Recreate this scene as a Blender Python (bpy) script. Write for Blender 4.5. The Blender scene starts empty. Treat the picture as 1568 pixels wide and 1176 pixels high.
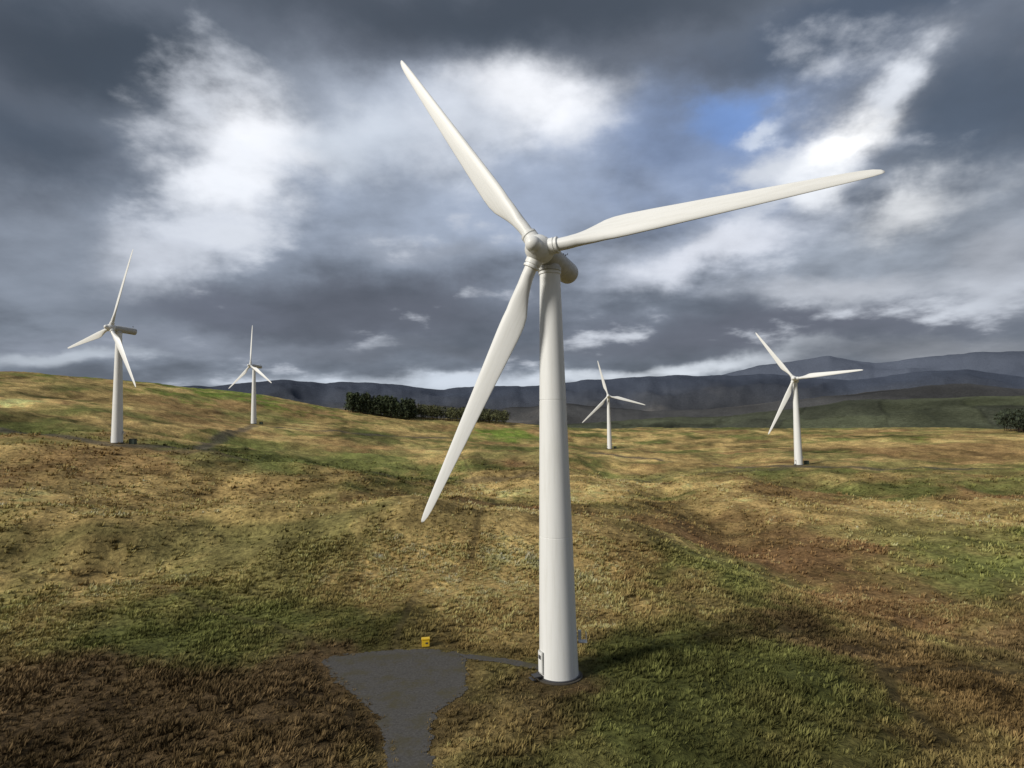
import bpy, bmesh, math, numpy as np
from mathutils import Vector, Matrix
rng=np.random.default_rng(7)
H=45.0
# fitted camera: height, focal (px of 1568), pitch, roll
CH,CF,CP,CR=27.09306,970.627,0.0584,0.01896
L,OV=32.09,3.13
def camR(p,r):
    fwd=np.array([0,math.cos(p),math.sin(p)]); up0=np.array([0,-math.sin(p),math.cos(p)]); rt0=np.array([1.,0,0])
    return rt0*math.cos(r)-up0*math.sin(r), up0*math.cos(r)+rt0*math.sin(r), fwd
RT,UP,FW=camR(CP,CR)
def ray(px,py): return FW+RT*(px-784)/CF-UP*(py-588)/CF
def gnd(px,py,z=0):
    d=ray(px,py); t=(z-CH)/d[2]; return (d[0]*t,d[1]*t)
def azel(px,py):
    d=ray(px,py); return (math.atan2(d[0],d[1]), d[2]/math.hypot(d[0],d[1]))
TB=[((4.40535,69.02732,0.0),-0.41675,-0.60679),((-155.17,249.13,21.38),-0.5197,0.3439),((-200.75,492.07,28.73),-0.5925,-0.0281),
((82.567,545.154,1.691),-0.153,-0.255),((149.508,334.551,1.245),-0.538,-0.609)]
# ---------- noise
def vn(x,y,seed=0):
    xi=np.floor(x); yi=np.floor(y); fx=x-xi; fy=y-yi
    fx=fx*fx*fx*(fx*(fx*6-15)+10); fy=fy*fy*fy*(fy*(fy*6-15)+10)
    xi=xi.astype(np.int64); yi=yi.astype(np.int64)
    def hs(a,b):
        h=(a*374761393+b*668265263+seed*974634777)&0xffffffff
        h=((h^(h>>13))*1274126177)&0xffffffff
        h=((h^(h>>16))*2246822519)&0xffffffff
        return ((h^(h>>15))&0xffffff)/float(0xffffff)
    a=hs(xi,yi);b=hs(xi+1,yi);c=hs(xi,yi+1);d=hs(xi+1,yi+1)
    return (a*(1-fx)+b*fx)*(1-fy)+(c*(1-fx)+d*fx)*fy
def fbm(x,y,s,oct=4,seed=0,g=.5):
    x=np.asarray(x,float)/s; y=np.asarray(y,float)/s; r=0; a=1; t=0
    for o in range(oct):
        r=r+a*(vn(x+o*17.3,y-o*9.1,seed+o)-.5); t+=a; a*=g; x,y=(x*.8-y*.6)*2.03,(x*.6+y*.8)*2.03
    return r/t*2
def sst(a,b,x):
    t=np.clip((x-a)/(b-a),0,1); return t*t*(3-2*t)
# ---------- terrain
def crest(px,py,d):
    a,v=azel(px,py); return (math.sin(a)*d,math.cos(a)*d,CH+v*d)
cps=[(t[0][0],t[0][1],t[0][2]) for t in TB]
cps+=[(-25,75,0),(0,50,0),(30,60,0),(0,0,-.5),(-60,60,0),(60,60,-.5),(-60,0,0),(60,0,0),(0,-80,0),(-150,-50,2),(150,-50,0),(0,110,.3),(-30,110,.5),(60,130,-1),
 (120,150,-1),(-110,120,3),(0,200,1.5),(60,250,0),(200,180,-1),(-60,260,5),(0,330,5),(-80,400,12),(80,400,2.5),(230,330,2)]
near=[(-120,568,640),(0,569,640),(80,574,660),(150,579,690),(240,588,730),(320,598,780),(430,612,800),(530,631,800),(640,640,790),(760,646,780),(870,655,780),(1000,656,800),(1130,656,800),(1300,656,800),(1450,656,800),(1568,658,800),(1680,658,800)]
cps+=[crest(*n) for n in near]
for px,py,d in near[::2]:
    a,v=azel(px,py); z=CH+v*d; cps.append((math.sin(a)*(d+280),math.cos(a)*(d+280),z-30))
cps+=[(-600,100,50),(-400,-200,20),(500,100,0),(300,-400,0),(-300,-500,5)]
cp=np.array(cps); n=len(cp); S=100.
def U2(r2): return np.where(r2>1e-9,r2*np.log(np.maximum(r2,1e-9)),0)
d2=((cp[:,None,:2]-cp[None,:,:2])**2).sum(-1)/S**2
A=np.zeros((n+3,n+3)); A[:n,:n]=U2(d2)+np.eye(n)*.002; A[:n,n]=1; A[:n,n+1:]=cp[:,:2]/S; A[n:,:n]=A[:n,n:].T
sol=np.linalg.solve(A,np.concatenate([cp[:,2],[0,0,0]]))
def tps(x,y):
    z=sol[n]+sol[n+1]*x/S+sol[n+2]*y/S
    for i in range(n): z=z+sol[i]*U2(((x-cp[i,0])**2+(y-cp[i,1])**2)/S**2)
    return z
def prof(lst):
    l=[azel(*p) for p in lst]; l.sort(); return np.array([a for a,_ in l]),np.array([v for _,v in l])
RA=prof([(0,655),(700,650),(900,648),(1000,640),(1130,636),(1220,626),(1300,614),(1450,609),(1568,606)])
RB=prof([(-100,585),(200,596),(320,593),(430,584),(500,588),(560,586),(620,593),(680,598),(740,591),(800,593),(860,588),(900,584),(1000,578),(1100,577),(1180,575),(1300,584),(1400,572),(1480,568),(1568,578)])
RC=prof([(800,612),(1000,600),(1100,578),(1160,564),(1200,557),(1270,548),(1320,556),(1340,559),(1400,552),(1450,546),(1520,542),(1568,541),(1700,550)])
RD=prof([(0,630),(500,626),(640,620),(760,627),(870,618),(1000,630),(1100,626),(1200,614),(1320,602),(1420,592),(1480,589),(1568,597)])
PAD=[(495,1012),(520,1004),(560,999),(600,995),(650,993),(700,1000),(712,1012),(716,1030),(712,1060),(690,1078),(666,1092),(657,1130),(660,1176),(665,1230),(600,1230),(597,1176),(590,1130),(575,1098),(550,1072),(520,1046),(500,1026)]
PAD=[gnd(*p) for p in PAD]
PATH=[gnd(700,1001),gnd(770,1008),gnd(832,1020),gnd(832,1028),gnd(770,1016),gnd(712,1009)]
def inpoly(x,y,P):
    r=np.zeros(x.shape,bool); j=len(P)-1
    for i in range(len(P)):
        xi,yi=P[i]; xj,yj=P[j]
        c=((yi>y)!=(yj>y))&(x<(xj-xi)*(y-yi)/((yj-yi) or 1e-9)+xi); r^=c; j=i
    return r
def dseg(x,y,P,closed=False):
    d=np.full(x.shape,1e9); m=len(P)
    for i in range(m if closed else m-1):
        a=P[i];b=P[(i+1)%m]; vx,vy=b[0]-a[0],b[1]-a[1]; t=np.clip(((x-a[0])*vx+(y-a[1])*vy)/(vx*vx+vy*vy+1e-9),0,1)
        d=np.minimum(d,np.hypot(x-a[0]-t*vx,y-a[1]-t*vy))
    return d
def flatmask(x,y):
    m=1-sst(2.6,7,np.hypot(x-4.4,y-69.0))
    for P in (PAD,PATH):
        d=dseg(x,y,P,True); d=np.where(inpoly(x,y,P),0,d); m=np.maximum(m,1-sst(.15,2.6,d))
    return m
MX,MY=gnd(440,842); MX2,MY2=gnd(90,872)
def mound(x,y):
    y=y+fbm(x,y,30,3,8)*7
    a=8.5*np.exp(-((x-MX)/42)**2-((y-MY)/np.where(y<MY,14,34))**2)
    b=7.0*np.exp(-((x-MX2)/48)**2-((y-MY2)/np.where(y<MY2,13,36))**2)
    return np.maximum(a,b)+.25*np.minimum(a,b)
MX3,MY3=gnd(800,845)
GUL=[gnd(940,715),gnd(1040,760),gnd(1120,830),gnd(1300,880),gnd(1620,950)]
GUL2=[gnd(1100,700),gnd(1300,745),gnd(1620,800)]
GUL3=[gnd(-60,740),gnd(200,735),gnd(430,725),gnd(620,740)]
def gully(x,y):
    wx=x+fbm(x,y,22,3,61)*9; wy=y+fbm(x,y,22,3,62)*9
    return -3.5*np.exp(-(dseg(wx,wy,GUL)/14)**2)-3.0*np.exp(-(dseg(wx,wy,GUL2)/17)**2)-4.0*np.exp(-(dseg(wx,wy,GUL3)/19)**2)
def height(x,y):
    x=np.asarray(x,float); y=np.asarray(y,float)
    d=np.hypot(x,y); az=np.arctan2(x,y)
    z0=tps(x,y)
    z=z0+mound(x,y)+gully(x,y)
    z=z+3.5*np.exp(-((x-MX3)/36)**2-((y-MY3)/np.where(y<MY3,15,28))**2)
    far=sst(60,180,d)
    z=z+fbm(x,y,80,4,11)*5.0*far*(1-sst(380,650,d)*.75)
    fm=flatmask(x,y)
    rg=1-np.abs(fbm(x,y,38,4,25))*2.4
    z=z+(1-fm)*(fbm(x,y,6,4,21)*.65+fbm(x,y,20,3,23)*1.25*sst(0,25,np.hypot(x-4.4,y-69))+(rg-.5)*1.3*far*(1-sst(350,550,d)*.7))
    z=z*(1-fm)
    for (b,_,_) in TB[1:]:
        q=1-sst(5,38,np.hypot(x-b[0],y-b[1])); z=z*(1-q)+(b[2]+(z0-b[2])*.6)*q
    valley=-30+fbm(x,y,600,4,31)*12
    k=sst(930,1300,d)
    z=z*(1-k)+valley*k
    side=sst(.75,1.1,np.abs(az))
    for (pa,pv),d0,w,sd,am in ((RA,1900,500,1,.14),(RD,3300,700,2,.20),(RB,5200,1100,3,.20),(RC,8200,1700,4,.20)):
        v=np.interp(az,pa,pv)
        v=v+fbm(az*900,az*0+sd,26,4,60+sd)*.002
        c=CH+v*d0+side*fbm(az*20,az*0,4,3,70+sd)*d0*.02
        q=np.clip(1-np.abs((d-d0)/(w*1.6))**1.3,0,None)
        q=np.clip(q*q*(3-2*q),0,1)
        rn=fbm(x,y,d0*.12,5,80+sd,.5)
        rn=(.45-np.abs(rn)*1.8)
        shp=q+rn*am*4*q*(1-q)
        z=np.maximum(z,-60+(c+60)*np.clip(shp,0,1))
    return z
# ---------- colours
STRAW=np.array([.47,.335,.135]);BROWN=np.array([.145,.098,.050]);GREEN=np.array([.135,.145,.045]);LUSH=np.array([.14,.19,.036]);TAN=np.array([.30,.195,.083]);OLIVE=np.array([.215,.188,.070]);RUST=np.array([.195,.115,.054])
def zb(x,y,px,py,rx,ry):
    cx,cy=gnd(px,py); return np.exp(-((x-cx)/rx)**2-((y-cy)/ry)**2)
TR=[[(60,470),(100,400),(146,327),(215,292),(300,262)],[(-290,262),(-200,262),(-152,243),(-130,262),(-165,350),(-190,470),(-110,520),(-60,560)],[(-152,243),(-60,262),(40,300),(146,327)]]
SP=[gnd(1600,1003),gnd(1500,1000),gnd(1420,1005),gnd(1352,1018),gnd(1370,1060),gnd(1450,1120)]
SP2=[gnd(600,1000),gnd(640,905),gnd(720,880),gnd(760,780),gnd(690,700)]
SP3=[gnd(-40,905),gnd(200,900),gnd(420,960),gnd(500,1000)]
def cols(x,y):
    d=np.hypot(x,y); az=np.arctan2(x,y)
    wx=x+fbm(x,y,18,4,90,.6)*11; wy=y+fbm(x,y,18,4,95,.6)*11
    n1=fbm(wx,wy*.6,38,6,101,.65); n2=fbm(wx,wy*.6,30,6,111,.65); n3=fbm(wx,wy*.7,42,6,121,.65); n4=fbm(wx,wy,14,5,131,.6)
    far=sst(150,260,d)
    bd=fbm(wx*.25,wy,24,4,137,.6)*far; bd2=fbm(wx*.25,wy,30,4,139,.6)*far
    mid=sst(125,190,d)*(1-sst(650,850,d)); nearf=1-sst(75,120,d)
    mo=mound(x,y)
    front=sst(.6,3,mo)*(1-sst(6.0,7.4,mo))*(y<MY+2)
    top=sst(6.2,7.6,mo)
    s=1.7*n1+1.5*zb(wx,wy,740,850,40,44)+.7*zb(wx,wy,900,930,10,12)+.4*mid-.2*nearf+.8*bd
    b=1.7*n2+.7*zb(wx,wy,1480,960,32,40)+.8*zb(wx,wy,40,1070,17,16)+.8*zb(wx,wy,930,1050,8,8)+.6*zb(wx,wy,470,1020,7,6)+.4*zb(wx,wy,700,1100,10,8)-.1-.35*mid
    g=1.7*n3+.9*zb(wx,wy,330,950,26,16)+.9*zb(wx,wy,1100,1060,14,20)+.9*np.exp(-((x+110)/60)**2-((y-300)/90)**2)+.22+.8*bd2
    l=1.3*n4-.7+1.8*np.exp(-((wx+400)/260)**2-((wy-640)/190)**2)+2.4*np.exp(-((wx+5)/50)**2-((wy-630)/60)**2)+.4*zb(x,y,560,1100,7,8)+.6*sst(800,900,d)+.8*np.exp(-((wx-430)/170)**2-((wy-560)/130)**2)+.5*bd
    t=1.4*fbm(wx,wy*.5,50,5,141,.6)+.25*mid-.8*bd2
    o=1.3*fbm(wx,wy,33,5,145,.6)+.3
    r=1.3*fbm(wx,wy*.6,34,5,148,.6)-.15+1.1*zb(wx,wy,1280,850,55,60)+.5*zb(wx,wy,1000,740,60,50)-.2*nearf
    S6=np.stack([s,b,g,l,t,o,r],-1)*5.2; S6=np.exp(S6-S6.max(-1,keepdims=True)); S6/=S6.sum(-1,keepdims=True)
    c=S6@np.array([STRAW,BROWN,GREEN,LUSH,TAN,OLIVE,RUST])
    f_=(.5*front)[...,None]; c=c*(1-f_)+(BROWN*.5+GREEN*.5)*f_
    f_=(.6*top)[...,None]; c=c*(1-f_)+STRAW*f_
    c=c*(1+.4*fbm(x,y,4,3,151)+.6*fbm(x,y*.4,13,4,155,.6)+.45*fbm(x,y,60,3,158))[...,None]
    c=c*(.62+.48*sst(66,130,d))[...,None]  # cloud shadow in front and sunlit belt beyond, painted into the vegetation colour
    for P,w,cc,f in ((TR[0],4,(.10,.088,.07),.8),(TR[1],4,(.10,.088,.07),.8),(TR[2],3.5,(.10,.08,.055),.55),(SP,.8,(.05,.04,.02),.7),(SP2,.6,(.07,.055,.028),.5),(SP3,.6,(.07,.055,.028),.5)):
        m=(1-sst(w*.5,w*1.5,dseg(x,y,P)+fbm(x,y,6,2,161)*w*.6))*f
        c=c*(1-m[...,None])+np.array(cc)*m[...,None]
    k=sst(930,1200,d)[...,None]
    ca_,sa_=math.cos(.5),math.sin(.5); qx=(x*ca_-y*sa_)/170+fbm(x,y,300,2,170)*.5; qy=(x*sa_+y*ca_)/260+fbm(x,y,300,2,177)*.5
    cell=vn(np.floor(qx)*7.31+.5,np.floor(qy)*5.17+.5,173)
    edge=np.minimum(np.minimum(qx%1,1-qx%1)*170,np.minimum(qy%1,1-qy%1)*260)
    val=np.array([.052,.056,.042])*(1-cell[...,None])+np.array([.088,.098,.054])*cell[...,None]
    val=val*(1+.7*fbm(x,y,90,4,175))[...,None]*np.where(edge<4,.7,1)[...,None]
    c=c*(1-k)+val*k
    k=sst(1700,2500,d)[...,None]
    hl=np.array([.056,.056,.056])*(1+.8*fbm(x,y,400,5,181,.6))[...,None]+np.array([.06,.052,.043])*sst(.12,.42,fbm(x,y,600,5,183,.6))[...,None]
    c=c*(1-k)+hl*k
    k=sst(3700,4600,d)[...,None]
    hl=np.array([.056,.067,.093])*(1+.6*fbm(x,y,800,5,185,.55))[...,None]  # far ridges: blue aerial haze painted into the surface colour
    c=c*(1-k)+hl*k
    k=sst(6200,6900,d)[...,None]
    hl=np.array([.092,.107,.142])*(1+.4*fbm(x,y,1300,5,187,.55))[...,None]  # farthest ridges: thicker haze, also painted as paler blue albedo
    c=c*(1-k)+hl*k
    return np.clip(c,.008,.6)
# ---------- helpers
def mkmesh(name,V,F,cols_=None,mat=None,parent=None,smooth=False):
    me=bpy.data.meshes.new(name); V=np.asarray(V,np.float32); F=np.asarray(F,np.int32); k=F.shape[1]
    me.vertices.add(len(V)); me.vertices.foreach_set("co",V.ravel()); me.loops.add(F.size); me.loops.foreach_set("vertex_index",F.ravel())
    me.polygons.add(len(F)); me.polygons.foreach_set("loop_start",np.arange(0,F.size,k,dtype=np.int32))
    if smooth: me.polygons.foreach_set("use_smooth",np.ones(len(F),bool))
    me.update(calc_edges=True)
    if cols_ is not None:
        a=me.color_attributes.new("Col","FLOAT_COLOR","POINT"); c4=np.ones((len(V),4),np.float32); c4[:,:3]=cols_; a.data.foreach_set("color",c4.ravel())
    me.validate()
    ob=bpy.data.objects.new(name,me); bpy.context.collection.objects.link(ob)
    if mat: me.materials.append(mat)
    if parent: ob.parent=parent
    return ob
class NT:
    def __init__(s,nt): s.nt=nt
    def n(s,t,**k):
        nd=s.nt.nodes.new(t)
        for a,b in k.items(): setattr(nd,a,b)
        return nd
    def l(s,a,b): s.nt.links.new(a,b)
    def math(s,op,a,b=None,c=None,clamp=False):
        nd=s.n('ShaderNodeMath',operation=op,use_clamp=clamp)
        for i,v in enumerate((a,b,c)):
            if v is None: continue
            if hasattr(v,'links'): s.l(v,nd.inputs[i])
            else: nd.inputs[i].default_value=v
        return nd.outputs[0]
    def noise(s,vec,scale,det=4,rough=.5,dist=0):
        nd=s.n('ShaderNodeTexNoise'); nd.inputs['Scale'].default_value=scale; nd.inputs['Detail'].default_value=det; nd.inputs['Roughness'].default_value=rough; nd.inputs['Distortion'].default_value=dist
        if vec is not None: s.l(vec,nd.inputs['Vector'])
        return nd
    def mix(s,f,a,b,bt='MIX'):
        nd=s.n('ShaderNodeMix',data_type='RGBA',blend_type=bt)
        for i,v in ((0,f),(6,a),(7,b)):
            if hasattr(v,'links'): s.l(v,nd.inputs[i])
            elif isinstance(v,(tuple,list)): nd.inputs[i].default_value=(*v,1)
            else: nd.inputs[i].default_value=v
        return nd.outputs[2]
    def mr(s,v,a,b,c=0,d=1,smooth=False):
        nd=s.n('ShaderNodeMapRange')
        if smooth: nd.interpolation_type='SMOOTHSTEP'
        s.l(v,nd.inputs[0])
        for i,q in zip((1,2,3,4),(a,b,c,d)): nd.inputs[i].default_value=q
        return nd.outputs[0]
def newmat(name):
    m=bpy.data.materials.new(name); m.use_nodes=True; nt=NT(m.node_tree); b=m.node_tree.nodes['Principled BSDF']; return m,nt,b
mg,nt,b=newmat("moor_ground")
at=nt.n('ShaderNodeAttribute',attribute_name='Col'); geo=nt.n('ShaderNodeNewGeometry'); P=geo.outputs['Position']
n1=nt.noise(P,1.0,4,.7); n2=nt.noise(P,.13,5,.7)
f=nt.math('MULTIPLY',nt.mr(n1.outputs[0],.32,.68,.5,1.5),nt.mr(n2.outputs[0],.32,.68,.65,1.35))
mul=nt.n('ShaderNodeVectorMath',operation='SCALE'); nt.l(at.outputs['Color'],mul.inputs[0]); nt.l(f,mul.inputs['Scale'])
nt.l(mul.outputs[0],b.inputs['Base Color']); b.inputs['Roughness'].default_value=1; b.inputs['Specular IOR Level'].default_value=.05
bp=nt.n('ShaderNodeBump'); bp.inputs['Strength'].default_value=.9; bp.inputs['Distance'].default_value=.55; nt.l(n1.outputs[0],bp.inputs['Height']); nt.l(bp.outputs[0],b.inputs['Normal'])
mgr=bpy.data.materials.new("moor_grass"); mgr.use_nodes=True; mgr.node_tree.nodes.clear(); nt=NT(mgr.node_tree)
at=nt.n('ShaderNodeAttribute',attribute_name='Col'); df=nt.n('ShaderNodeBsdfDiffuse'); nt.l(at.outputs['Color'],df.inputs[0]); om=nt.n('ShaderNodeOutputMaterial'); nt.l(df.outputs[0],om.inputs[0])
# ground mesh
azs=np.radians(np.concatenate([np.arange(-180,-54,3),np.arange(-54,54,.16),np.arange(54,180,3)]))
rs_=[.5,8,16,24,30]; r=30
while r<17000:
    r*= 1.008 if r<1000 else 1.013
    rs_.append(r)
rs_=np.array(rs_); na,nr=len(azs),len(rs_)
Rg,Ag=np.meshgrid(rs_,azs,indexing='ij'); X=(Rg*np.sin(Ag)).ravel(); Y=(Rg*np.cos(Ag)).ravel()
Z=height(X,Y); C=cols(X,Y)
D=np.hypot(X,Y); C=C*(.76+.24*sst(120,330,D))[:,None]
i=np.arange(nr-1)[:,None]*na+np.arange(na)[None,:]; j=np.arange(nr-1)[:,None]*na+(np.arange(na)[None,:]+1)%na
F=np.stack([i,i+na,j+na,j],-1).reshape(-1,4)
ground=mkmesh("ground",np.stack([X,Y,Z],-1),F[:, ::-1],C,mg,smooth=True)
# gravel
mp,nt,b=newmat("gravel"); geo=nt.n('ShaderNodeNewGeometry'); a=nt.noise(geo.outputs['Position'],4,6,.75); c=nt.noise(geo.outputs['Position'],.3,6,.7)
col=nt.mix(nt.mr(a.outputs[0],.3,.7),(.060,.057,.053),(.122,.117,.109)); col=nt.mix(nt.mr(c.outputs[0],.48,.64,0,.7),col,(.085,.076,.045))
nt.l(col,b.inputs['Base Color']); b.inputs['Roughness'].default_value=1; b.inputs['Specular IOR Level'].default_value=0
bp=nt.n('ShaderNodeBump'); bp.inputs['Strength'].default_value=.5; bp.inputs['Distance'].default_value=.06; nt.l(a.outputs[0],bp.inputs['Height']); nt.l(bp.outputs[0],b.inputs['Normal'])
def sheet(name,P,z,mat,jit=.8):
    # fine grid clipped by the outline with a ragged edge
    xs=[p[0] for p in P]; ys=[p[1] for p in P]; st=.16
    gx=np.arange(min(xs)-1,max(xs)+1,st); gy=np.arange(min(ys)-1,max(ys)+1,st)
    GX,GY=np.meshgrid(gx,gy,indexing='ij'); cx=(GX+st/2).ravel(); cy=(GY+st/2).ravel()
    jx=cx+fbm(cx,cy,1.2,4,5,.65)*jit; jy=cy+fbm(cx,cy,1.2,4,6,.65)*jit
    ins=inpoly(jx,jy,P); nx,ny=GX.shape
    ii,jj=np.meshgrid(np.arange(nx),np.arange(ny),indexing='ij'); ii=ii.ravel();jj=jj.ravel()
    ok=ins&(ii<nx-1)&(jj<ny-1); ii=ii[ok];jj=jj[ok]; Fq=np.stack([ii*ny+jj,(ii+1)*ny+jj,(ii+1)*ny+jj+1,ii*ny+jj+1],-1)
    V=np.stack([GX.ravel(),GY.ravel(),np.full(GX.size,z)],-1); used=np.unique(Fq); mp_i=np.full(len(V),-1); mp_i[used]=np.arange(len(used))
    return mkmesh(name,V[used],mp_i[Fq],None,mat)
sheet("gravel_hardstanding",PAD,.05,mp); sheet("gravel_path",PATH,.056,mp,.3)
# ---------- grass tussocks
def tussocks(N,d0,d1,amax,sz,nb,pw,wd):
    u=rng.random(N); d=(d0**pw+u*(d1**pw-d0**pw))**(1/pw); az=rng.uniform(-amax,amax,N); x=d*np.sin(az); y=d*np.cos(az)
    cl=fbm(x,y,5,3,201)
    keep=rng.random(N)<(.78+1.0*cl)
    ip=inpoly(x,y,PAD)&(dseg(x,y,PAD,True)>.6); keep&=~ip&~inpoly(x,y,PATH)&(np.hypot(x-4.4,y-69)>2.7)
    keep&=(dseg(x,y,TR[0])>3)&(dseg(x,y,TR[1])>3)&(dseg(x,y,TR[2])>2)&(dseg(x,y,SP)>.6)&(dseg(x,y,SP2)>.4)&(dseg(x,y,SP3)>.4); keep&=rng.random(N)>.75*sst(.55,1,d/d1)*(d1>300); x,y,d=x[keep],y[keep],d[keep]; N=len(x)
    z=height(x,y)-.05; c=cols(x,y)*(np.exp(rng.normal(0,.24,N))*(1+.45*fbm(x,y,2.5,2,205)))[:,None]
    s=sz*(.55+.9*rng.random(N)**1.5)*(1+d/300)*(1-.5*flatmask(x,y))*(1+.6*fbm(x,y,9,3,207))
    ang=rng.uniform(0,2*math.pi,(N,nb)); spn=rng.uniform(.05,1.0,(N,nb)); rad=rng.uniform(0,.4,(N,nb))*s[:,None]
    hh=s[:,None]*rng.uniform(.7,1.1,(N,nb))*(1-.6*spn**2)*.88; sp=spn*.85*s[:,None]
    ca,sa=np.cos(ang),np.sin(ang); w=wd*s[:,None]*rng.uniform(.6,1.3,(N,nb))
    bx=x[:,None]+ca*rad; by=y[:,None]+sa*rad
    t2=ang+rng.uniform(-.7,.7,(N,nb))+1.57; cx,cy=np.cos(t2)*w,np.sin(t2)*w
    zb_=np.broadcast_to(z[:,None],bx.shape)
    v0=np.stack([bx-cx,by-cy,zb_],-1); v1=np.stack([bx+cx,by+cy,zb_],-1)
    v2=np.stack([bx+ca*sp+.18*s[:,None],by+sa*sp+.05,zb_+hh],-1)
    V=np.stack([v0,v1,v2],2).reshape(-1,3); F=np.arange(len(V)).reshape(-1,3)
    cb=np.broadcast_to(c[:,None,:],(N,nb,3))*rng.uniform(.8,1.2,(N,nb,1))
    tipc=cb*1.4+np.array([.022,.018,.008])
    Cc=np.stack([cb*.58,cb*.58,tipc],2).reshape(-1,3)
    return V,F,Cc
parts=[tussocks(64000,42,128,.86,.46,10,1.6,.13),tussocks(38000,120,340,.84,.52,6,1.3,.18)]
off=0;VV=[];FF=[];CC=[]
for V,F_,c in parts: VV.append(V);FF.append(F_+off);CC.append(c);off+=len(V)
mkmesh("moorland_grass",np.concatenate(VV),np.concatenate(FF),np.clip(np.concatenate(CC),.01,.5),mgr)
# ---------- turbines
mw,nt,b=newmat("turbine_white"); tc=nt.n('ShaderNodeTexCoord'); mp_=nt.n('ShaderNodeMapping'); mp_.inputs['Scale'].default_value=(2,2,.12); nt.l(tc.outputs['Object'],mp_.inputs[0])
a=nt.noise(mp_.outputs[0],1.2,5,.7); col=nt.mix(nt.mr(a.outputs[0],.48,.85,0,.55),(.78,.785,.77),(.56,.55,.50)); nt.l(col,b.inputs['Base Color']); b.inputs['Roughness'].default_value=.45
mn,nt,b=newmat("nacelle_grey"); tc=nt.n('ShaderNodeTexCoord'); a=nt.noise(tc.outputs['Object'],1.5,5,.7); nt.l(nt.mix(nt.mr(a.outputs[0],.35,.75),(.55,.55,.54),(.40,.40,.37)),b.inputs['Base Color']); b.inputs['Roughness'].default_value=.5
md,nt,b=newmat("dark_metal"); b.inputs['Base Color'].default_value=(.05,.05,.055,1); b.inputs['Roughness'].default_value=.6
mc,nt,b=newmat("concrete"); tc=nt.n('ShaderNodeTexCoord'); a=nt.noise(tc.outputs['Object'],3,5,.7); nt.l(nt.mix(a.outputs[0],(.03,.026,.02),(.08,.07,.055)),b.inputs['Base Color']); b.inputs['Roughness'].default_value=.9
def lathe(name,prf,seg,mat,parent=None,axis='z'):
    V=[];F=[]
    for (r,z) in prf:
        for k in range(seg):
            t=2*math.pi*k/seg
            V.append((r*math.cos(t),-z,r*math.sin(t)) if axis=='y' else (r*math.cos(t),r*math.sin(t),z))
    for i in range(len(prf)-1):
        for k in range(seg):
            F.append((i*seg+k,i*seg+(k+1)%seg,(i+1)*seg+(k+1)%seg,(i+1)*seg+k))
    me=bpy.data.meshes.new(name); me.from_pydata(V,[],F+[tuple(range(seg))[::-1],tuple(range((len(prf)-1)*seg,len(prf)*seg))]); me.materials.append(mat)
    bm=bmesh.new(); bm.from_mesh(me); bmesh.ops.recalc_face_normals(bm,faces=bm.faces); bm.to_mesh(me); bm.free()
    me.polygons.foreach_set("use_smooth",[True]*len(me.polygons)); me.set_sharp_from_angle(angle=math.radians(35))
    ob=bpy.data.objects.new(name,me); bpy.context.collection.objects.link(ob); ob.parent=parent
    return ob
def boxes(name,lst,mat,parent,bev=.03):
    bm=bmesh.new()
    for (cx,cy,cz,sx,sy,sz) in lst:
        bmesh.ops.create_cube(bm,size=1,matrix=Matrix.Translation((cx,cy,cz))@Matrix.Diagonal((sx,sy,sz,1)))
    if bev: bmesh.ops.bevel(bm,geom=bm.edges[:],offset=bev,segments=2,affect='EDGES')
    me=bpy.data.meshes.new(name); bm.to_mesh(me); bm.free(); me.materials.append(mat)
    ob=bpy.data.objects.new(name,me); bpy.context.collection.objects.link(ob); ob.parent=parent; return ob
def blade_mesh():
    rr=[1.2,2.0,3.2,4.2,5.2,6.2,7.2,8.2,9.5,12,15,18,21,24,27,29,30.3,31.2,31.8,32.05]
    ch=[1.35,1.35,1.36,1.48,1.75,2.1,2.42,2.6,2.6,2.4,2.14,1.9,1.66,1.42,1.17,.99,.85,.67,.42,.15]
    th=[1.35,1.35,1.3,1.15,.98,.85,.75,.68,.6,.5,.42,.35,.29,.24,.19,.15,.13,.10,.07,.03]
    tw=[0,0,0,14,13,12,11,10,9,7,5.5,4,3,2,1,.5,0,0,0,0]
    V=[];F=[];m=20
    for r_,c,t_,w in zip(rr,ch,th,tw):
        k=min(1,max(0,(r_-3.2)/4)); off=(-.22*c)*k
        wr=math.radians(w+3)
        for q in range(m):
            a=2*math.pi*q/m; xx=math.cos(a)*.5*c; yy=math.sin(a)*.5*t_
            yy*= (1-k)+k*(.45+.55*(xx/(c*.5)*.5+.5))*1.15
            xx+=off; V.append((xx*math.cos(wr)+yy*math.sin(wr),yy*math.cos(wr)-xx*math.sin(wr),r_))
    for i in range(len(rr)-1):
        for q in range(m): F.append((i*m+q,i*m+(q+1)%m,(i+1)*m+(q+1)%m,(i+1)*m+q))
    F.append(tuple(range(m))[::-1]); F.append(tuple(range((len(rr)-1)*m,len(rr)*m)))
    me=bpy.data.meshes.new("blade"); me.from_pydata(V,[],F); me.materials.append(mw)
    bm=bmesh.new(); bm.from_mesh(me); bmesh.ops.recalc_face_normals(bm,faces=bm.faces); bm.to_mesh(me); bm.free()
    me.polygons.foreach_set("use_smooth",[True]*len(me.polygons)); return me
BM=blade_mesh()
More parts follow.
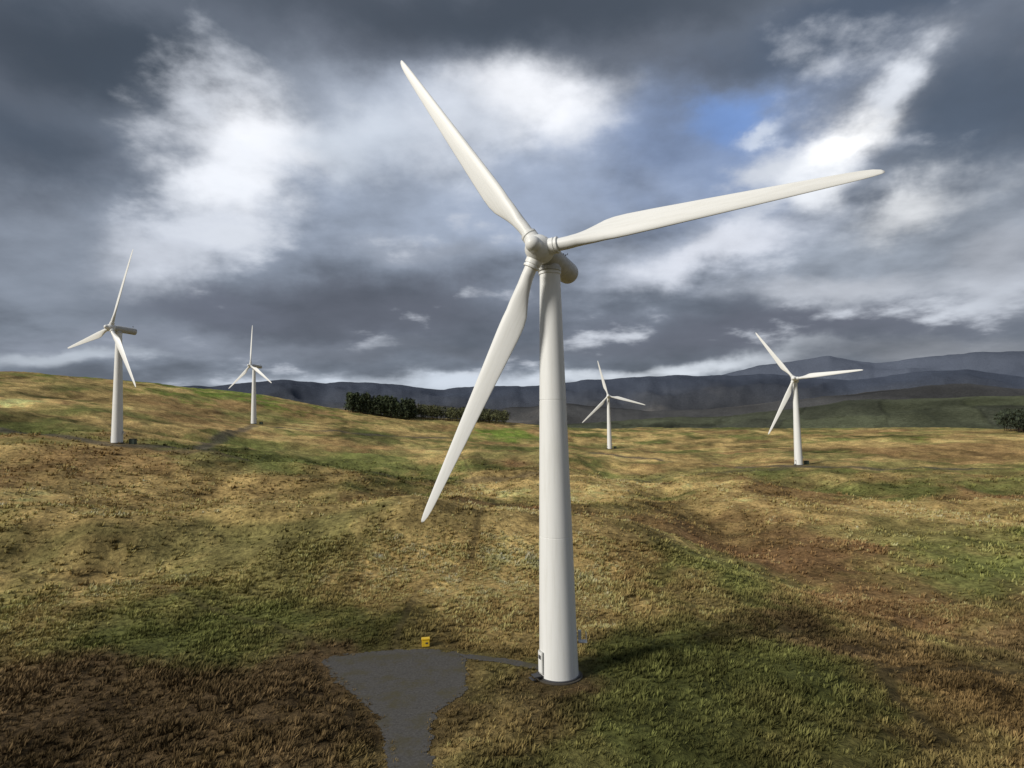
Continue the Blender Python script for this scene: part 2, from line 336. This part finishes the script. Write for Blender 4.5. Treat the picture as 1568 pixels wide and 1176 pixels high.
def turbine(idx,base,psi,ph):
    e=bpy.data.objects.new("wind_turbine",None); bpy.context.collection.objects.link(e); e.location=base; e.empty_display_size=3
    zt=H-1.55
    def tr(z): return 2.12+(1.12-2.12)*z/zt
    prf=[(tr(0),-2)]
    for z0 in (14.7,29.3):
        prf+=[(tr(z0-.05),z0-.05),(tr(z0)-.035,z0-.03),(tr(z0)-.035,z0+.03),(tr(z0+.05),z0+.05)]
    prf+=[(tr(zt-.35),zt-.35),(tr(zt-.35)+.1,zt-.33),(tr(zt)+.1,zt)]
    lathe("tower",prf,64,mw,e)
    lathe("foundation_ring",[(2.5,-1),(2.5,.1),(2.35,.13),(2.15,.13)],64,mc,e)
    lathe("base_flange",[(2.24,.0),(2.24,.22),(2.1,.24)],64,md,e)
    yaw=bpy.data.objects.new("nacelle_frame",None); bpy.context.collection.objects.link(yaw); yaw.parent=e; yaw.location=(0,0,H)
    yaw.rotation_euler=(Matrix.Rotation(psi,3,'Z')@Matrix.Rotation(math.radians(-4),3,'X')).to_euler()
    lathe("nacelle",[(.95,-6.5),(1.16,-6.48),(1.25,-6.38),(1.29,-6.0),(1.31,-3.02),(1.29,-3.0),(1.29,-2.96),(1.31,-2.94),(1.31,.6),(1.22,1.0),(1.02,1.5),(.95,1.9)],40,mn,yaw,'y')
    lathe("nacelle_rear_cover",[(.9,-6.54),(.9,-6.4)],32,md,yaw,'y')
    lathe("yaw_bearing",[(1.28,-1.6),(1.28,-1.2),(1.15,-1.15),(1.1,-.9)],40,mn,yaw)
    boxes("nacelle_vane_mast",[(0,5.4,1.6,.07,.07,.9),(0,5.4,2.0,.5,.05,.05),(.25,5.4,2.1,.05,.05,.2),(-.25,5.4,2.1,.05,.3,.2)],md,yaw,0)
    lathe("hub",[(.95,1.75),(1.25,1.9),(1.45,2.3),(1.5,3.1),(1.42,3.7),(1.2,4.15),(.9,4.45),(.82,4.6),(.82,4.95),(.72,5.3),(.5,5.55),(.25,5.66),(.02,5.7)],40,mw,yaw,'y')
    for k in range(3):
        th=ph+k*2*math.pi/3
        bo=bpy.data.objects.new("blade_%d"%(k+1),BM); bpy.context.collection.objects.link(bo); bo.parent=yaw; bo.location=(0,-OV,0)
        bo.rotation_euler=(0,th,0)
        co=lathe("blade_collar_%d"%(k+1),[(.88,.7),(.88,1.75),(.78,1.78),(.78,1.9),(.88,1.92),(.88,2.15),(.70,2.2)],32,mw,yaw); co.location=(0,-OV,0); co.rotation_euler=(0,th,0)
    g=bpy.data.objects.new("door_group",None); bpy.context.collection.objects.link(g); g.parent=e
    g.rotation_euler=(0,0,math.radians(-66))
    boxes("door_frame",[(0,-2.1,1.75,1.0,.16,2.3)],mn,g,.04); boxes("door_panel",[(0,-2.17,1.75,.8,.1,2.05)],mw,g,.03); boxes("door_vent",[(0,-2.235,2.3,.5,.03,.4)],md,g,0)
    boxes("steps",[(0,-2.6,.5,1.0,.9,.08),(-.45,-2.95,.25,.06,.06,.5),(.45,-2.95,.25,.06,.06,.5),(0,-3.2,.25,1,.3,.06)],md,g,0)
    g2=bpy.data.objects.new("service_platform",None); bpy.context.collection.objects.link(g2); g2.parent=e; g2.rotation_euler=(0,0,math.radians(92))
    boxes("platform",[(0,-2.6,3.5,.9,.9,.07),(-.42,-3.0,3.95,.04,.04,.9),(.42,-3.0,3.95,.04,.04,.9),(0,-3.0,4.4,.9,.04,.04),(0,-3.0,3.95,.9,.04,.04),(0,-2.3,4.2,.45,.3,.9)],mn,g2,0)
for i,(b0,psi,ph) in enumerate(TB):
    turbine(i,b0,psi,ph)
my,nt,b=newmat("yellow_paint"); tc=nt.n('ShaderNodeTexCoord'); a=nt.noise(tc.outputs['Object'],4,4,.7); nt.l(nt.mix(nt.mr(a.outputs[0],.4,.8),(.78,.52,.02),(.5,.33,.04)),b.inputs['Base Color']); b.inputs['Roughness'].default_value=.5
gx,gy=gnd(652,990)
e=bpy.data.objects.new("yellow_grit_bin",None); bpy.context.collection.objects.link(e); e.location=(gx,gy,0); e.rotation_euler=(0,0,.15)
boxes("bin_body",[(0,0,.47,.95,.7,.82)],my,e,.05); boxes("bin_lid",[(0,0,.96,1.05,.8,.14)],my,e,.05); boxes("bin_feet",[(-.35,0,.03,.12,.6,.1),(.35,0,.03,.12,.6,.1)],md,e,0); boxes("bin_label",[(.12,-.36,.5,.3,.02,.2)],md,e,0)
mt,nt,b=newmat("kiosk_green"); b.inputs['Base Color'].default_value=(.05,.07,.05,1)
for (b0,psi,ph) in TB[1:]:
    x,y=b0[0]+5,b0[1]+2; z=float(height(np.array([x]),np.array([y]))[0])
    e=bpy.data.objects.new("transformer_kiosk",None); bpy.context.collection.objects.link(e); e.location=(x,y,z)
    boxes("cabinet",[(0,0,.9,2.2,1.8,2.0)],mt,e,.05); boxes("roof",[(0,0,1.98,2.5,2.1,.15)],md,e,.03); boxes("doors",[(-.5,-.91,.95,.85,.06,1.6),(.5,-.91,.95,.85,.06,1.6)],mt,e,.01)
# ---------- trees
mtree,nt,b=newmat("woodland_foliage"); at=nt.n('ShaderNodeAttribute',attribute_name='Col'); nt.l(at.outputs['Color'],b.inputs['Base Color']); b.inputs['Roughness'].default_value=.9
def wood(name,pts,hh,colr,conif=True,nf=110):
    VV=[];CC=[]
    for (x,y) in pts:
        z=float(height(np.array([x]),np.array([y]))[0]); h_=hh*rng.uniform(.65,1.2); rad=h_*(.22 if conif else .42)
        t=rng.random(nf)**.8; rr=(rad*(1-t)**.8 if conif else rad*np.sqrt(np.clip(1-(2*t-1)**2,0,1)))*rng.uniform(.5,1.1,nf)+.1; a=rng.uniform(0,6.28,nf)
        c0=np.stack([x+rr*np.cos(a),y+rr*np.sin(a),z+h_*(.12+.88*t) if conif else z+h_*(.25+.75*t)],-1)
        tri=c0[:,None,:]+rng.normal(0,h_*.055,(nf,3,3))
        tr=np.array([[[x-.25,y,z-1],[x+.25,y,z-1],[x,y,z+h_*.8]],[[x,y-.25,z-1],[x,y+.25,z-1],[x,y,z+h_*.8]]])
        VV.append(tri.reshape(-1,3)); VV.append(tr.reshape(-1,3))
        cc=np.array(colr)*rng.uniform(.7,1.3)*rng.uniform(.5,1.6,(nf,1)); CC.append(np.repeat(cc,3,0)); CC.append(np.tile([.05,.035,.025],(6,1)))
    V=np.concatenate(VV); mkmesh(name,V,np.arange(len(V)).reshape(-1,3),np.concatenate(CC),mtree)
def azp(px,d): a=azel(px,640)[0]; return (math.sin(a)*d,math.cos(a)*d)
wood("conifer_plantation",[azp(rng.uniform(533,635),rng.uniform(690,750)) for _ in range(190)],18,(.034,.047,.018))
wood("broadleaf_woodland",[azp(rng.uniform(600,775),rng.uniform(715,785)) for _ in range(220)],13,(.070,.074,.030),False)
wood("distant_tree_belt",[azp(rng.uniform(1535,1640),rng.uniform(640,760)) for _ in range(120)],15,(.03,.04,.022),False)
wood("hedgerow_trees",[azp(px+rng.normal(0,1.5),d+rng.normal(0,5)) for px,d in [(p,1250) for p in range(880,1130,7)]+[(1133,1300)]*4+[(1128,1290)]*3+[(p,980) for p in range(1400,1540,8)]+[(p,1450) for p in range(1000,1200,11)]],8,(.035,.045,.025),False,60)
# ---------- sun & world
SEL,SAZ=math.radians(31),math.radians(238)
sd=Vector((math.sin(SAZ)*math.cos(SEL),math.cos(SAZ)*math.cos(SEL),math.sin(SEL)))
sl=bpy.data.lights.new("sun","SUN"); sl.energy=3.6; sl.angle=math.radians(14); sl.color=(1,.95,.86)
so=bpy.data.objects.new("sun",sl); bpy.context.collection.objects.link(so); so.rotation_euler=sd.to_track_quat('Z','Y').to_euler()
w=bpy.data.worlds.new("World"); bpy.context.scene.world=w; w.use_nodes=True; w.node_tree.nodes.clear(); nt=NT(w.node_tree)
try: w.cycles.sampling_method='NONE'
except Exception: pass
tc=nt.n('ShaderNodeTexCoord'); sx=nt.n('ShaderNodeSeparateXYZ'); nt.l(tc.outputs['Generated'],sx.inputs[0]); x,y,z=sx.outputs
U=nt.math('ARCTAN2',x,y); hyp=nt.math('SQRT',nt.math('ADD',nt.math('MULTIPLY',x,x),nt.math('MULTIPLY',y,y))); Vv=nt.math('DIVIDE',z,nt.math('MAXIMUM',hyp,.05))
cb=nt.n('ShaderNodeCombineXYZ'); nt.l(U,cb.inputs[0]); nt.l(Vv,cb.inputs[1])
st=nt.n('ShaderNodeVectorMath',operation='MULTIPLY'); nt.l(cb.outputs[0],st.inputs[0]); st.inputs[1].default_value=(1,1.2,1)
wn=nt.noise(st.outputs[0],3.8,6,.57)
wc=nt.n('ShaderNodeVectorMath',operation='SUBTRACT'); nt.l(wn.outputs['Color'],wc.inputs[0]); wc.inputs[1].default_value=(.5,.5,.5)
vs=nt.mr(Vv,0,.25,.15,1)
ws=nt.n('ShaderNodeVectorMath',operation='MULTIPLY'); nt.l(wc.outputs[0],ws.inputs[0]); ws.inputs[1].default_value=(.28,.24,0)
ws2=nt.n('ShaderNodeVectorMath',operation='SCALE'); nt.l(ws.outputs[0],ws2.inputs[0]); nt.l(vs,ws2.inputs['Scale'])
wa=nt.n('ShaderNodeVectorMath',operation='ADD'); nt.l(cb.outputs[0],wa.inputs[0]); nt.l(ws2.outputs[0],wa.inputs[1]); UV=wa.outputs[0]
zz=nt.math('ADD',nt.math('MAXIMUM',z,0),.24); cp2=nt.n('ShaderNodeCombineXYZ'); nt.l(nt.math('DIVIDE',x,zz),cp2.inputs[0]); nt.l(nt.math('DIVIDE',y,zz),cp2.inputs[1])
cn=nt.noise(cp2.outputs[0],2.1,8,.54)
n0=nt.math('MULTIPLY',nt.math('SUBTRACT',cn.outputs[0],.5),1.4)
col=nt.mix(nt.mr(cn.outputs[0],.35,.65),(.140,.162,.205),(.20,.23,.285))
def paint(col,px,py,rx,ry,c,amt,rot=0,soft=(.06,1.05)):
    a,v=azel(px,py); k=math.cos(a)
    m=nt.n('ShaderNodeMapping',vector_type='TEXTURE'); nt.l(UV,m.inputs[0]); m.inputs['Location'].default_value=(a,v,0); m.inputs['Rotation'].default_value=(0,0,math.radians(rot)); m.inputs['Scale'].default_value=(rx/CF*k*k,ry/CF*k,1)
    d=nt.n('ShaderNodeVectorMath',operation='DOT_PRODUCT'); nt.l(m.outputs[0],d.inputs[0]); nt.l(m.outputs[0],d.inputs[1])
    g=nt.math('POWER',.3679,d.outputs['Value']); g=nt.math('ADD',n0,g)
    return nt.mix(nt.mr(g,soft[0],soft[1],0,amt,True),col,c)
B=[(120,420,340,130,(.28,.32,.39),.85),
(640,300,390,175,(.37,.43,.54),.9),
(620,190,310,105,(.54,.60,.71),.88),
(1060,230,230,150,(.25,.335,.53),.85),(850,310,190,90,(.38,.45,.59),.65),
(1420,360,300,100,(.43,.48,.56),.87,12),(1060,390,220,60,(.43,.48,.58),.75,10),
(120,60,480,135,(.060,.077,.103),1),(780,0,620,88,(.068,.085,.112),1),(1510,170,130,130,(.09,.118,.165),.95),(100,240,220,100,(.082,.105,.142),.95),(1330,10,360,68,(.085,.112,.16),.95),
(560,485,330,58,(.115,.126,.16),.95),(1180,507,400,44,(.122,.131,.168),.92),(330,470,180,38,(.14,.155,.20),.8),(640,395,130,30,(.30,.33,.39),.6),
(1115,165,85,52,(.19,.32,.64),.92,10),
(410,205,120,70,(.95,.97,1.02),1),(355,290,78,92,(.90,.93,.99),.97,-15),(270,385,140,48,(.63,.67,.75),.92,25),
(800,150,132,74,(.95,.97,1.02),1),(680,210,112,62,(.74,.79,.88),.88),(530,220,100,66,(.62,.68,.77),.75),
(1150,195,45,15,(.70,.76,.86),.75),(1300,205,100,54,(1.2,1.2,1.2),1,35),(1375,120,60,42,(.80,.84,.91),.92,40),(1250,265,66,54,(.88,.91,.96),.88),
(1415,320,125,46,(.93,.95,.98),.97),(1080,400,140,36,(.76,.79,.87),.88,15),(1290,440,185,29,(.49,.515,.57),.87),(1530,400,110,60,(.45,.475,.53),.8),
(250,525,360,28,(.26,.29,.355),.8),(700,535,240,14,(.135,.15,.185),.7),(720,586,340,18,(.58,.64,.73),1),(1020,564,240,13,(.68,.73,.80),1,4),(100,540,160,12,(.50,.55,.62),.8),(1420,535,280,26,(.225,.238,.272),.9)]
for bb_ in B: col=paint(col,*bb_)
mulv=nt.n('ShaderNodeVectorMath',operation='SCALE'); nt.l(col,mulv.inputs[0])
nt.l(nt.mr(cn.outputs[0],.25,.75,.72,1.28),mulv.inputs['Scale'])
bg=nt.n('ShaderNodeBackground'); nt.l(mulv.outputs[0],bg.inputs[0]); bg.inputs[1].default_value=1.0
sk=nt.n('ShaderNodeTexSky',sky_type='NISHITA'); sk.sun_disc=False; sk.sun_elevation=SEL; sk.sun_rotation=SAZ
bg2=nt.n('ShaderNodeBackground'); nt.l(sk.outputs[0],bg2.inputs[0]); bg2.inputs[1].default_value=.08
ms=nt.n('ShaderNodeMixShader'); ms.inputs[0].default_value=.96; nt.l(bg2.outputs[0],ms.inputs[1]); nt.l(bg.outputs[0],ms.inputs[2])
ow=nt.n('ShaderNodeOutputWorld'); nt.l(ms.outputs[0],ow.inputs[0])
# ---------- camera
cd=bpy.data.cameras.new("camera"); cam=bpy.data.objects.new("camera",cd); bpy.context.collection.objects.link(cam)
cd.sensor_width=36; cd.lens=CF/1568*36; cd.clip_end=40000; cd.clip_start=.5
m=Matrix.Identity(4)
for k in range(3): m[k][0]=RT[k]; m[k][1]=UP[k]; m[k][2]=-FW[k]
m[2][3]=CH; cam.matrix_world=m
sc=bpy.context.scene; sc.camera=cam; sc.view_settings.view_transform='Standard'; sc.view_settings.look='None'; sc.view_settings.exposure=0
